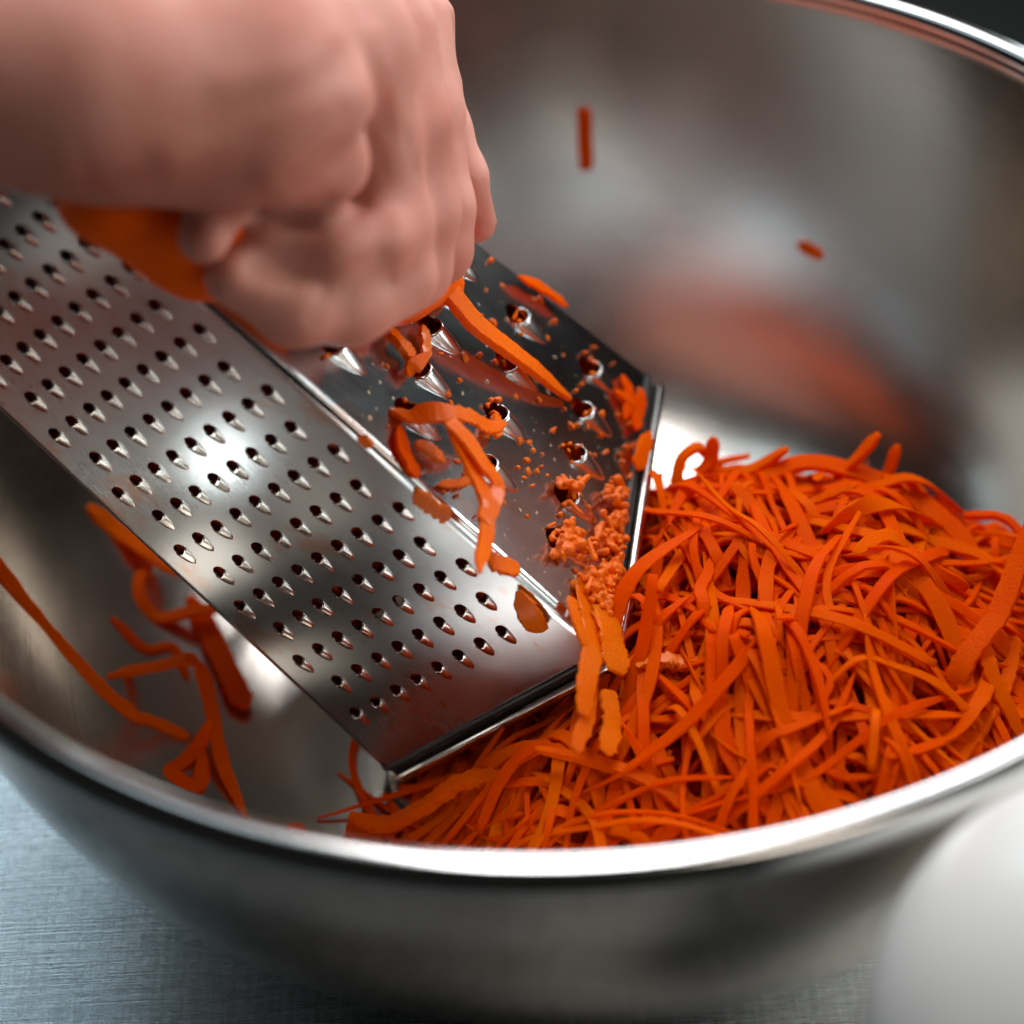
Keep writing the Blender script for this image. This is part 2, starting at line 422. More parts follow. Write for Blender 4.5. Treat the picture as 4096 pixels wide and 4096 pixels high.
def loft(loops, closed=False):
    V = [p for l in loops for p in l]; n = len(loops[0]); F = []; m = len(loops)
    for i in range(m if closed else m - 1):
        for k in range(n):
            F.append((i * n + k, i * n + (k + 1) % n, ((i + 1) % m) * n + (k + 1) % n, ((i + 1) % m) * n + k))
    return V, F
bead = []
for k in range(12):
    a = 2 * math.pi * k / 12
    e = 0.0006 + 0.00135 * math.cos(a); hh = -0.0042 + 0.00165 * math.sin(a)
    bead.append(ring(hh, GW1 / 2 + e, GW2 / 2 + e, 0.0045 + e))
v, f = loft(bead, True); link('base_rim', mesh(v, f, name='base_rim'), M_RIM, grater)
gk = [ring(h, GW1 / 2 + e, GW2 / 2 + e, 0.0035 + e) for h, e in ((0.0010, 0.0006), (-0.0002, 0.0009), (-0.0012, 0.0001), (-0.0030, -0.0002), (-0.0030, -0.0014), (0.0010, -0.0014))]
v, f = loft(gk, True); f = [q[::-1] for q in f]; link('base_seam', mesh(v, f, name='base_seam'), M_GASKET, grater)
# top cap and handle (beyond the frame)
cap = [ring(h, hx(LH) + e, hy(LH) + e, 0.004) for h, e in ((LH - 0.006, 0.0012), (LH + 0.001, 0.0012), (LH + 0.003, 0.0002), (LH + 0.003, -0.010))]
v, f = loft(cap); n_ = len(cap[0]); f.append(tuple(range(3 * n_, 4 * n_))); link('top_cap', mesh(v, f, False, 'top_cap'), M_GRATER, grater)
V = []; F = []
for i in range(17):
    a = math.pi * i / 16; c = Vector((0, 0.026 * math.cos(a), LH + 0.002 + 0.034 * math.sin(a) ** 0.6)); u = Vector((0, math.cos(a), math.sin(a)))
    for k in range(8):
        b = 2 * math.pi * k / 8; V.append(c + Vector((0.006 * math.cos(b), 0, 0)) + u * 0.003 * math.sin(b))
for i in range(16):
    for k in range(8): F.append((i * 8 + k, i * 8 + (k + 1) % 8, (i + 1) * 8 + (k + 1) % 8, (i + 1) * 8 + k))
link('handle', mesh(V, F, name='handle'), M_GASKET, grater)

# ------------------------------------------------------------------ carrot strands
def catmull(pts, n):
    p = [pts[0] * 2 - pts[1]] + list(pts) + [pts[-1] * 2 - pts[-2]]
    out = []; m = len(pts) - 1
    for i in range(n + 1):
        t = i / n * m; k = min(int(t), m - 1); u = t - k
        a, b, c, d = p[k], p[k + 1], p[k + 2], p[k + 3]
        out.append(0.5 * ((2 * b) + (c - a) * u + (2 * a - 5 * b + 4 * c - d) * u * u + (3 * b - a - 3 * c + d) * u ** 3))
    return out
def strand_geo(pts, w, t, rnd, up=Vector((0, 0, 1)), seg=18, ends=(0.25, 0.25), ragged=0.12, twist=0.0, wfun=None, end_w=0.25):
    """a curved sliver with a flattened ragged cross-section; returns verts, faces"""
    if len(pts) == 2: pts = [pts[0], (pts[0] + pts[1]) / 2, pts[1]]
    seg = int(seg * 1.5); c = catmull(pts, seg); V = []; F = []; ns = 8
    so = rnd.uniform(0, 100)
    for i, p in enumerate(c):
        s = i / seg
        tg = (c[min(i + 1, seg)] - c[max(i - 1, 0)]).normalized()
        sd = tg.cross(up)
        if sd.length < 1e-3: sd = tg.cross(Vector((1, 0, 0)))
        sd.normalize(); nm = sd.cross(tg).normalized()
        an = twist * (s - 0.5) + 0.25 * noise.noise(Vector((so, s * 3, 0)))
        sd, nm = sd * math.cos(an) + nm * math.sin(an), nm * math.cos(an) - sd * math.sin(an)
        tap = 1.0
        if s < ends[0]: tap = end_w + (1 - end_w) * math.sin(s / ends[0] * math.pi / 2)
        if s > 1 - ends[1]: tap = min(tap, end_w + (1 - end_w) * math.sin((1 - s) / ends[1] * math.pi / 2))
        ww = w * tap * (wfun(s) if wfun else 1)
        tt = t * (0.35 + 0.65 * tap)
        for k in range(ns):
            a = 2 * math.pi * k / ns
            cx = math.copysign(abs(math.cos(a)) ** 0.45, math.cos(a)); sy = math.copysign(abs(math.sin(a)) ** 0.45, math.sin(a))
            fine_r = ragged * noise.noise(Vector((so * 2 + k * 5.7, i * 0.9, 4.2))) * (abs(cx) > 0.6)
            rg = 1 + fine_r * 1.6 + ragged * noise.noise(Vector((so + k * 3.1, s * seg * 0.55, 1.7))) * 2 + ragged * rnd.uniform(-0.6, 0.6) * (abs(cx) > 0.6)
            sag = -0.25 * t * (1 - cx * cx)                     # slightly channelled underside
            V.append(p + sd * (ww * 0.5 * cx * rg) + nm * (tt * 0.5 * sy * (1 + ragged * 0.6 * noise.noise(Vector((so, k, s * 9)))) + (sag if sy < 0 else 0)))
    for i in range(seg):
        for k in range(ns): F.append((i * ns + k, (i + 1) * ns + k, (i + 1) * ns + (k + 1) % ns, i * ns + (k + 1) % ns))
    F.append(tuple(range(ns))); F.append(tuple(seg * ns + k for k in range(ns - 1, -1, -1)))
    return V, F
def edge_sharp(me, ns=8):
    n = len(me.edges); ev = np.empty(n * 2, dtype=np.int32); me.edges.foreach_get('vertices', ev); ev = ev.reshape(-1, 2)
    d = np.abs(ev[:, 0] - ev[:, 1]); k = ev[:, 0] % ns
    at = me.attributes.new('sharp_edge', 'BOOLEAN', 'EDGE')
    at.data.foreach_set('value', (d == ns) & (k % 2 == 1)); return me
def strand(name, pts, w, t, label, group=None, material=None, seed=0, cat='carrot strand', **kw):
    rnd = random.Random(seed)
    c = sum(pts, Vector()) / len(pts)
    v, f = strand_geo([p - c for p in pts], w, t, rnd, **kw)
    o = link(name, edge_sharp(mesh(v, f, name=name)), material or M_SHRED); o.location = c
    return tag(o, label, cat, group)

# heap height over the bowl floor
HC = Vector((0.056, -0.022))
def heap(x, y):
    dx, dy = (x - HC.x) / (0.118 if x < HC.x else 0.135), (y - HC.y) / (0.082 if y > HC.y else 0.115)
    d = math.sqrt(dx * dx + dy * dy)
    h = 0.060 * max(0.0, 1 - d ** 2.6)
    h = min(h, max(0.0, (x + 0.043) * 0.9))
    if x > 0.075: h -= 0.30 * (x - 0.075)
    h += 0.011 * noise.noise(Vector((x * 46, y * 46, 3.3))) * (1 if h > 0.01 else h / 0.01)
    return max(h, 0.0) + 0.003
def keep_in(p, m=0.003):
    r = math.hypot(p.x, p.y)
    zf = z_in(r) + m * 0.6
    if p.z < zf:
        p = Vector((p.x, p.y, zf))
        ri = r_in(p.z) - m
        if r > ri and r > 0: p.x *= ri / r; p.y *= ri / r
    return p
def not_in_grater(p, pad=0.002):
    q = RGI @ (p - TG)
    return not (-0.008 < q.z < LH and abs(q.x) < hx(max(q.z, 0)) + pad and abs(q.y) < hy(max(q.z, 0)) + pad)
def heap_strand(rnd, layer):
    for _ in range(60):
        a = rnd.uniform(0, 2 * math.pi); r = math.sqrt(rnd.random())
        x = HC.x + 0.118 * r * math.cos(a); y = HC.y + 0.108 * r * math.sin(a)
        if math.hypot(x, y) > 0.150: continue
        hh = heap(x, y)
        if hh < 0.006: continue
        L = (rnd.uniform(0.034, 0.092) if rnd.random() < 0.75 else rnd.uniform(0.016, 0.034)) if layer == 0 else rnd.uniform(0.025, 0.055)
        flow = -1.05 + 14 * (x - 0.045) + 7 * (y + 0.03) if rnd.random() < 0.55 else rnd.uniform(0, math.pi)
        th = flow + rnd.gauss(0, 0.5)
        d = Vector((math.cos(th), math.sin(th), 0)); s = Vector((-d.y, d.x, 0))
        bend = rnd.gauss(0.10, 0.26) if rnd.random() < 0.75 else rnd.gauss(0, 0.7); lift = rnd.uniform(-0.0025, 0.0050) if layer == 0 else -rnd.uniform(0.003, max(hh * 0.75, 0.004))
        arch = rnd.uniform(0.0, 0.006) if layer == 0 else 0; tilt = rnd.gauss(0, 0.0028) if layer == 0 else 0
        if layer == 0 and rnd.random() < 0.12: tilt = rnd.choice((-1, 1)) * rnd.uniform(0.004, 0.010)
        pts = []; n = 5
        ok = True
        for i in range(n):
            u = (i / (n - 1) - 0.5)
            q = Vector((x, y, 0)) + d * (u * L) + s * (bend * L * (u * u * 2 - 0.25) + rnd.gauss(0, 0.0004))
            z = heap(q.x, q.y) + lift + arch * (1 - 4 * u * u) + tilt * 2 * u + rnd.gauss(0, 0.0006)
            p0 = Vector((q.x, q.y, max(z, 0.0045))); p = keep_in(p0)
            if p.z - p0.z > 0.010 or not not_in_grater(p): ok = False; break
            pts.append(p)
        if ok and (pts[0] - pts[-1]).length > 0.012: return pts
    return None
G_HEAP = 'carrot strands heaped in the bowl'
rnd = random.Random(11)
def heap_label(pts, w):
    a, b, m = pts[0], pts[-1], pts[2]
    bow = ((a + b) / 2 - m).length / max((b - a).length, 1e-4)
    wd = 'thin' if w < 0.0020 else 'narrow' if w < 0.0030 else 'medium wide' if w < 0.0040 else 'broad'
    sh = 'straight' if bow < 0.05 else 'gently curved' if bow < 0.13 else 'strongly bent'
    x = 'left' if m.x < 0.03 else 'middle' if m.x < 0.078 else 'right'
    y = 'front' if m.y < -0.055 else 'top' if m.y < 0.0 else 'back'
    an = math.degrees(math.atan2(b.y - a.y, b.x - a.x)) % 180
    dr = 'across' if an < 30 or an > 150 else 'lengthwise' if 60 < an < 120 else 'diagonally'
    return f'{wd} {sh} strand lying {dr} on the {x} {y} of the heap'
nm = 0
for k in range(330):
    pts = heap_strand(rnd, 0)
    if not pts: continue
    w = rnd.choice((0.0016, 0.0022, 0.0028, 0.0033, 0.0038, 0.0046)) * rnd.uniform(0.9, 1.1); nm += 1
    if nm > 262: break
    strand('carrot_strand', pts, w, rnd.uniform(0.0006, 0.0011), heap_label(pts, w), G_HEAP, seed=k, seg=16, twist=rnd.gauss(0, 1.6),
           ends=(rnd.uniform(.06, .4), rnd.uniform(.06, .4)), ragged=rnd.uniform(0.06, 0.16), end_w=rnd.uniform(0.15, 0.8))
V = []; F = []
for k in range(1120):
    pts = heap_strand(rnd, 1 if k < 800 else 0)
    if not pts: continue
    if k >= 800: pts = [p - Vector((0, 0, 0.0016)) for p in pts]
    v, f = strand_geo(pts, rnd.uniform(0.0015, 0.0036), rnd.uniform(0.0006, 0.0012), rnd, seg=10, twist=rnd.gauss(0, 1), end_w=rnd.uniform(.15, .8), ragged=.12)
    b = len(V); V += v; F += [tuple(i + b for i in q) for q in f]
# carrot that fell through into the grater
for k in range(820):
    c = Vector((rnd.uniform(-0.030, 0.032), rnd.uniform(-0.042, 0.040), 0.004 + 0.13 * rnd.random() ** 1.5))
    if k > 260: c = Vector((rnd.uniform(0.026, 0.036), rnd.uniform(-0.046, 0.046), rnd.uniform(0.0, 0.09)))
    if k > 460: c = Vector((rnd.uniform(-0.033, 0.033), rnd.uniform(-0.052, -0.040), rnd.uniform(0.0, 0.15)))
    d = Vector((rnd.gauss(0, 1), rnd.gauss(0, 1), rnd.gauss(0, 1.2))).normalized() * rnd.uniform(0.006, 0.014); b2 = Vector((rnd.gauss(0, .003), rnd.gauss(0, .003), rnd.gauss(0, .003)))
    loc = [c - d, c + b2, c + d]; okk = []
    for q in loc:
        z = max(q.z, -0.002); ex, ey = hx(max(z, 0)) - 0.004, hy(max(z, 0)) - 0.004
        okk.append(g2w((max(-ex, min(ex, q.x)), max(-ey, min(ey, q.y)), z)))
    v, f = strand_geo(okk, rnd.uniform(0.003, 0.005), rnd.uniform(0.0012, 0.002), rnd, seg=8, twist=1)
    b = len(V); V += v; F += [tuple(i + b for i in q) for q in f]
o = link('grated_carrot', edge_sharp(mesh(V, F, name='grated_carrot')), M_SHRED); tag(o, 'deep tangle of grated carrot filling the heap and the inside of the grater', 'grated carrot', kind='stuff')

# ------------------------------------------------------------------ smooth bodies from distance fields
def capd(X, a, b, ra, rb):
    a = np.array(a); b = np.array(b); ba = b - a; pa = X - a
    h = np.clip(pa @ ba / (ba @ ba + 1e-12), 0, 1)
    return np.linalg.norm(pa - h[..., None] * ba, axis=-1) - (ra + (rb - ra) * h)
def smin(a, b, k):
    h = np.clip(0.5 + 0.5 * (b - a) / k, 0, 1)
    return b + (a - b) * h - k * h * (1 - h)
def field_mesh(fn, lo, hi, vox, name, keep=None):
    lo = np.array(lo); n = np.ceil((np.array(hi) - lo) / vox).astype(int)
    g = [lo[i] + vox * np.arange(n[i]) for i in range(3)]
    D = np.empty(tuple(n), dtype=np.float32)
    yy, zz = np.meshgrid(g[1], g[2], indexing='ij')
    for s in range(0, n[0], 16):
        xs = g[0][s:s + 16]
        X = np.empty((len(xs), n[1], n[2], 3)); X[..., 0] = xs[:, None, None]; X[..., 1] = yy; X[..., 2] = zz
        D[s:s + 16] = fn(X)
    D = np.clip(D, -4 * vox, 4 * vox)
    gr = openvdb.FloatGrid(4 * vox); gr.copyFromArray(D); gr.transform = openvdb.createLinearTransform(voxelSize=vox)
    pts, quads = gr.convertToQuads(isovalue=0.0)
    pts = np.asarray(pts) + lo
    me = bpy.data.meshes.new(name); me.from_pydata(pts.tolist(), [], [tuple(int(i) for i in q) for q in quads]); me.update()
    me.polygons.foreach_set('use_smooth', [True] * len(me.polygons))
    return me
def smooth_obj(o, it=2, fac=0.5):
    s = o.modifiers.new('smooth', 'SMOOTH'); s.iterations = it; s.factor = fac

# the hand: every entry is a bone of the fist (pixel x, pixel y, distance, radius in pixels) at both ends
def bone(a, b, da=0, db=0):
    (x0, y0, z0, r0), (x1, y1, z1, r1) = a, b
    return (tuple(P(x0, y0, z0)), tuple(P(x1, y1, z1)), r0 * z0 / FPX, r1 * z1 / FPX)
MASS = [bone((-1500, 150, .50, 440), (-500, 200, .50, 430)), bone((-500, 200, .50, 430), (250, 270, .51, 430)), bone((250, 270, .51, 430), (900, 300, .53, 430)),
        bone((900, 260, .54, 430), (1330, 180, .565, 330)), bone((700, 120, .56, 420), (1400, 60, .60, 300)), bone((500, 420, .525, 290), (1080, 560, .545, 210))]
PAD = [bone((950, 560, .535, 190), (1290, 640, .552, 195)), bone((560, 640, .520, 110), (1300, 400, .535, 190))]
DIG = [
 [bone((1400, 250, .575, 260), (1490, 560, .578, 190)), bone((1490, 560, .578, 190), (1560, 900, .582, 160)), bone((1560, 900, .582, 160), (1570, 1080, .585, 150))],
 [bone((1530, 170, .595, 230), (1630, 500, .592, 170)), bone((1630, 500, .592, 170), (1690, 850, .596, 145)), bone((1690, 850, .596, 145), (1650, 1075, .600, 148)), bone((1650, 1075, .600, 148), (1400, 1190, .602, 140))],
 [bone((1600, 120, .618, 215), (1700, 450, .615, 150)), bone((1700, 450, .615, 150), (1775, 830, .615, 118)), bone((1775, 830, .615, 118), (1755, 1000, .617, 128)), bone((1755, 1000, .617, 128), (1560, 1120, .617, 120))],
 [bone((1640, 130, .640, 200), (1735, 330, .642, 98)), bone((1735, 330, .642, 98), (1790, 520, .645, 92)), bone((1790, 520, .642, 92), (1855, 700, .645, 88)), bone((1855, 700, .645, 88), (1905, 890, .655, 84))],
 [bone((1500, 960, .572, 165), (1320, 1000, .564, 150)), bone((1320, 1000, .564, 150), (1190, 1010, .564, 115))],
 [bone((1600, 1120, .585, 150), (1400, 1215, .574, 160)), bone((1400, 1215, .574, 160), (1180, 1235, .564, 145)), bone((1180, 1235, .564, 145), (930, 1110, .556, 116))],
 [bone((1300, 960, .566, 140), (1060, 930, .562, 125)), bone((1060, 930, .562, 125), (950, 960, .563, 105))],
 [bone((1100, 740, .575, 125), (880, 790, .550, 118)), bone((880, 790, .550, 118), (815, 950, .543, 108))],
]
def hand_field(X):
    m = None
    for c in MASS:
        d = capd(X, *c); m = d if m is None else smin(m, d, 0.018)
    for c in PAD: m = smin(m, capd(X, *c), 0.005)
    for q, ch in enumerate(DIG):
        f = None
        for c in ch:
            d = capd(X, *c); f = d if f is None else smin(f, d, 0.004)
        m = smin(m, f, (0.006, 0.0055, 0.005, 0.003, 0.006, 0.004, 0.006, 0.002)[q])
    return carve(m, X)
# skin folds (+) and tendons (-): depth in metres, half-width in pixels, course over the hand as the camera meets it
FOLDS = [(.0014, 34, [(1040, 850), (1130, 890), (1250, 915), (1400, 880), (1450, 830)]), (.0011, 40, [(1010, 1090), (1180, 1105), (1380, 1095), (1520, 1030)]),
 (.0008, 20, [(1480, 1240), (1560, 1120)]), (.0007, 16, [(1240, 1290), (1300, 1150)]),
 (-.0012, 75, [(700, 640), (900, 580), (1150, 480), (1380, 380)]), (-.0012, 70, [(1080, 700), (1240, 600), (1330, 520)]),
 (.0007, 14, [(1450, 480), (1540, 700)]), (.0006, 12, [(1620, 520), (1660, 700)]), (.0006, 10, [(1180, 760), (1300, 740)]), (.0005, 9, [(1200, 800), (1330, 780)]),
 (.0006, 12, [(300, 560), (340, 640), (360, 720)]), (-.0010, 45, [(1500, 120), (1560, 300), (1600, 480)]), (-.0006, 60, [(1330, 150), (1180, 260), (900, 330)])]
_C = np.array(CAM); _X, _Y, _Z = np.array(AX), np.array(AY), np.array(AZ)
def carve(m, X):
    Q = X - _C; z = Q @ _Z; px = Q @ _X / z * FPX + 2048; py = Q @ _Y / z * FPX + 2048
    near = np.clip((0.612 - z) / 0.02, 0, 1)
    for amp, wd, line in FOLDS:
        d = None
        for (x0, y0), (x1, y1) in zip(line[:-1], line[1:]):
            bx, by = x1 - x0, y1 - y0; t = np.clip(((px - x0) * bx + (py - y0) * by) / (bx * bx + by * by), 0, 1)
            e = np.hypot(px - x0 - bx * t, py - y0 - by * t); d = e if d is None else np.minimum(d, e)
        m = m + amp * near * np.exp(-(d / wd) ** 2)
    return m
allp = np.array([p for L_ in ([MASS] + [PAD] + DIG) for b in L_ for p in (b[0], b[1])])
lo = allp.min(0) - 0.028; hi = allp.max(0) + 0.028
hc = Vector(P(1200, 500, .56))
me = field_mesh(hand_field, lo, hi, 0.0014, 'hand')
person = empty('person', Matrix.Translation(hc)); tag(person, 'bare hand and forearm closed round a carrot, pressing it down on the grater', 'person')
ho = link('hand', me, M_SKIN, person); ho.matrix_parent_inverse = Matrix.Translation(-hc); smooth_obj(ho, 3)

# the carrot in the fist
CAR = [bone((430, 770, .550, 215), (800, 880, .568, 300)), bone((800, 880, .568, 300), (1180, 990, .592, 260)), bone((1180, 990, .592, 250), (1540, 960, .640, 235)), bone((1540, 960, .640, 235), (1480, 560, .676, 230)), bone((1540, 960, .640, 235), (1835, 770, .690, 100)), bone((1180, 990, .592, 260), (1570, 1080, .622, 205)), bone((1570, 1080, .622, 205), (1775, 1140, .645, 85))]  # lobes hidden behind the fingers are added to reflect orange in the far wall
def carrot_field(X):
    m = None
    for c in CAR:
        d = capd(X, *c); m = d if m is None else smin(m, d, 0.006)
    # worn flat where it is rubbed on the panel
    n = np.array(N_COARSE); o_ = np.array(g2w((GW1 / 2, 0, 0)))
    pl = -((X - o_) @ n) + 0.0012
    return np.maximum(m, pl)
ap = np.array([p for b in CAR for p in (b[0], b[1])])
me = field_mesh(carrot_field, ap.min(0) - 0.024, ap.max(0) + 0.024, 0.0013, 'carrot')
co = link('carrot', me, M_CARROT); smooth_obj(co, 2); tag(co, 'thick whole carrot held under the fist and rubbed on the grater', 'carrot')

# ------------------------------------------------------------------ single strands, each with a place of its own
def on(pts, side='coarse'): return [on_panel(x, y, o, side) for x, y, o in pts]
def fl(pts): return [keep_in(atz(x, y, z), 0.001) for x, y, z in pts]
UPC, UPF = N_COARSE, N_FINE
# on the heap
strand('carrot_strand', [atz(2140, 2995, .050), atz(2400, 3050, .050), atz(2640, 3150, .049), atz(2770, 3270, .046), atz(2835, 3380, .040)], .0034, .0024, 'long thin curved strand lying over the front of the heap, below the grater corner', seed=1, seg=34, ragged=.08, ends=(.3, .1), end_w=.4)
strand('carrot_strand', [atz(1400, 3262, .012), atz(1530, 3300, .012), atz(1680, 3235, .020), atz(1830, 3135, .028), atz(1990, 3100, .032), atz(2150, 3040, .038)], .0052, .0028, 'wide ragged strand curving out of the heap towards the lower left, past the grater base', seed=2, seg=44, ragged=.2, ends=(.22, .1), end_w=.5)
strand('carrot_piece', fl([(1385, 3325, .004), (1450, 3330, .004), (1525, 3362, .004)]), .0050, .0030, 'short stubby carrot piece on the bowl floor just behind the front rim', seed=3, ends=(.1, .1), end_w=.8, cat='carrot piece')
strand('carrot_piece', fl([(1150, 3318, .004), (1180, 3312, .004), (1215, 3325, .004)]), .0030, .0022, 'tiny carrot crumb just behind the front rim, left of the stubby piece', seed=4, ends=(.2, .2), end_w=.6, cat='carrot piece')
strand('carrot_strand', [atz(3060, 2740, .052), atz(3200, 2675, .056), atz(3430, 2690, .056), atz(3690, 2760, .052), atz(3890, 2870, .046)], .0034, .0022, 'thin arched strand bridging a gap at the right of the heap', seed=5, seg=30, ragged=.07)
strand('carrot_strand', [atz(4065, 2560, .052), atz(4020, 2740, .050), atz(3930, 2900, .048), atz(3805, 3070, .046)], .0040, .0026, 'bright ragged strand hanging down beside the right edge above the rim', seed=6, seg=30, ragged=.16, ends=(.1, .05), end_w=.7)
strand('carrot_strand', [atz(3800, 2780, .052), atz(3850, 2650, .058), atz(4010, 2420, .064), atz(4130, 2050, .075)], .0060, .0020, 'broad strand rising steeply at the right edge of the picture', seed=7, seg=24, twist=.8)
for k, (pp, lab) in enumerate([
    ([(3340, 1910, .052), (3420, 1840, .058), (3515, 1735, .066)], 'straight strand poking up out of the top of the heap, left of its faint twin'),
    ([(3530, 1950, .046), (3560, 1870, .052), (3590, 1780, .058)], 'dark strand end poking up at the top right of the heap'),
    ([(2700, 1960, .050), (2725, 1840, .056), (2790, 1790, .058), (2830, 1830, .054)], 'looped strand end sticking up at the top of the heap nearest the grater'),
    ([(2790, 1900, .052), (2840, 1840, .056), (2855, 1750, .062)], 'upright strand stub beside the loop at the top of the heap'),
    ([(2960, 1900, .052), (3060, 1850, .055), (3150, 1795, .060)], 'pointed strand tip slanting up from the middle of the heap crest'),
    ([(3000, 1930, .052), (3250, 1850, .056), (3600, 1960, .052), (3850, 2160, .046), (3960, 2420, .040)], 'very long strand sweeping over the heap crest towards the right'),
    ([(3850, 2060, .045), (4010, 2070, .046), (4090, 2150, .044), (4110, 2260, .040)], 'thin looped strand at the far right end of the crest'),
    ([(2560, 2310, .050), (2700, 2440, .050), (2850, 2620, .052), (3050, 2900, .050)], 'straight wide strand running from the grater rim down across the heap')]):
    strand('carrot_strand', [atz(*q) for q in pp], (.0038, .0034, .0036, .0042, .0034, .0062, .0026, .0048)[k], .0018, lab, seed=20 + k, seg=24, ragged=.07, ends=(.1, .2), end_w=.45)
strand('carrot_strand', [atz(2540, 2655, .060), atz(2650, 2640, .061), atz(2730, 2650, .060), atz(2805, 2665, .060)], .0040, .0026, 'wet glistening scrap on the heap just right of the grater corner', seed=31, seg=24, ragged=.3, material=M_PULP, ends=(.2, .1), end_w=.6)
strand('carrot_strand', [atz(2650, 2470, .058), atz(2700, 2560, .058), atz(2745, 2640, .058)], .0026, .0020, 'small bright strand leaning on the wet scrap right of the grater', seed=32, seg=20, ragged=.2, material=M_FLAKE)
strand('carrot_strand', [atz(2660, 2700, .056), atz(2760, 2830, .055), atz(2930, 3000, .052)], .0068, .0022, 'broad pale ended strand on the heap below the wet scrap', seed=33, seg=24, ragged=.1, ends=(.1, .06), end_w=.75)
strand('carrot_piece', [atz(3405, 3110, .047), atz(3440, 3090, .050), atz(3500, 3120, .048)], .0065, .0022, 'small bright square chip on the heap near the front rim', seed=34, seg=10, ragged=.1, ends=(.05, .05), end_w=.9, cat='carrot piece')
strand('carrot_strand', [atz(2555, 2980, .045), atz(2610, 3110, .045), atz(2590, 3260, .042), atz(2560, 3400, .040)], .0026, .0018, 'thin vertical strand hanging down the heap front above the rim middle', seed=35, seg=24, ragged=.1)
# on the bowl floor and wall at the left
LFT = [
 ([(-40, 2580, .020), (180, 2730, .012), (330, 2830, .009), (470, 2930, .006), (600, 2985, .005)], .0056, .0028, 'long tapering strand lying on the bowl wall at the far left'),
 ([(465, 2850, .006), (520, 2760, .010), (650, 2660, .020), (760, 2635, .024), (810, 2700, .018), (850, 2850, .012), (890, 3050, .008), (985, 3270, .006)], .0052, .0024, 'strand arching up and bending down to the front rim, left of the grater'),
 ([(390, 2195, .020), (480, 2205, .020), (640, 2235, .022), (760, 2290, .022)], .0080, .0026, 'pointed broad strand end showing left of the grater edge, topmost of the left ones'),
 ([(620, 2280, .016), (565, 2370, .014), (575, 2450, .013), (640, 2480, .013), (800, 2440, .014), (900, 2435, .014)], .0054, .0024, 'hooked strand curling back under the grater edge'),
 ([(760, 2400, .010), (850, 2560, .008), (930, 2720, .007), (985, 2830, .006)], .0085, .0030, 'broad dark strand slanting behind the arched one'),
 ([(560, 2955, .006), (660, 2945, .007), (760, 2975, .006)], .0042, .0024, 'short strand lying crosswise between the long left strand and the arched one'),
 ([(850, 2870, .014), (800, 2970, .010), (740, 3070, .007), (690, 3150, .006), (800, 3170, .006), (810, 3000, .010)], .0058, .0024, 'folded strand loop leaning on the foot of the arched strand'),
 ([(480, 2640, .005), (600, 2700, .004), (700, 2660, .004), (760, 2760, .004)], .0040, .0018, 'faint dark strand on the bowl floor below the arch')]
for k, (pp, w, t, lab) in enumerate(LFT):
    strand('carrot_strand', fl(pp), w * .8, t * .6, lab, seed=40 + k, seg=30, ragged=.08, ends=(.2, .15), end_w=.35)
# stuck to the far wall
def wallpt(px, py):
    d = ray(px, py); t = 0.5
    for _ in range(4000):
        p = CAM + d * t
        if p.y > 0 and math.hypot(p.x, p.y) > r_in(p.z) - 0.0012: return p
        t += 0.0002
    return p
strand('carrot_strand', [wallpt(2335, 435), wallpt(2340, 560), wallpt(2345, 680)], .0046, .0016, 'single short strip stuck upright to the far wall of the bowl', seed=60, up=Vector((0, -1, .3)), seg=16, ragged=.08, ends=(.1, .1), end_w=.75)
strand('carrot_piece', [wallpt(3190, 975), wallpt(3240, 1000), wallpt(3290, 1030)], .0040, .0012, 'small dark speck of carrot stuck to the far wall, right of the upright strip', seed=61, up=Vector((0, -1, .3)), seg=10, cat='carrot piece')
# on the coarse panel
strand('carrot_strand', on([(1700, 1130, .006), (1790, 1160, .008), (1900, 1290, .007), (2040, 1400, .006), (2140, 1475, .005), (2220, 1545, .0035), (2280, 1595, .0015)]), .0072, .0026, 'long tapered strand lying down the coarse side from under the hand', seed=70, up=UPC, seg=36, ragged=.05, ends=(.02, .75), end_w=.22, material=M_FLAKE)
fork = empty('forked_carrot_flake', Matrix.Translation(on_panel(1800, 1800, .006)))
tag(fork, 'big forked flake hanging out of a coarse tooth and down over the grater edge', 'carrot flake')
def sub(name, root, pts, w, t, seed, **kw):
    r_ = random.Random(seed); c = root.matrix_world.translation
    v, f = strand_geo([p - c for p in pts], w, t, r_, **kw)
    return link(name, edge_sharp(mesh(v, f, name=name)), M_FLAKE, root)
sub('flake_stem', fork, on([(1575, 1640, -.001), (1640, 1660, .003), (1740, 1650, .008), (1830, 1665, .011)]), .0062, .0016, 71, up=UPC, seg=20, ragged=.06, ends=(.02, .05), end_w=.8)
sub('flake_branch', fork, on([(1790, 1650, .010), (1880, 1665, .011), (1960, 1710, .010), (2025, 1690, .010)]), .0044, .0010, 72, up=UPC, seg=20, ragged=.22, ends=(.1, .4), end_w=.2)
sub('flake_branch', fork, on([(1790, 1680, .0105), (1870, 1760, .012), (1930, 1850, .012), (1985, 1930, .011), (1975, 2000, .010), (1930, 2090, .009)]), .0050, .0013, 73, up=UPC, seg=26, ragged=.10, ends=(.05, .05), end_w=.8)
sub('flake_branch', fork, on([(1800, 1690, .010), (1850, 1800, .010), (1900, 1900, .010), (1940, 1990, .010), (1950, 2080, .009), (1938, 2180, .009), (1920, 2240, .010), (1918, 2290, .011)]), .0048, .0013, 74, up=UPC, seg=34, ragged=.12, ends=(.05, .35), end_w=.2)
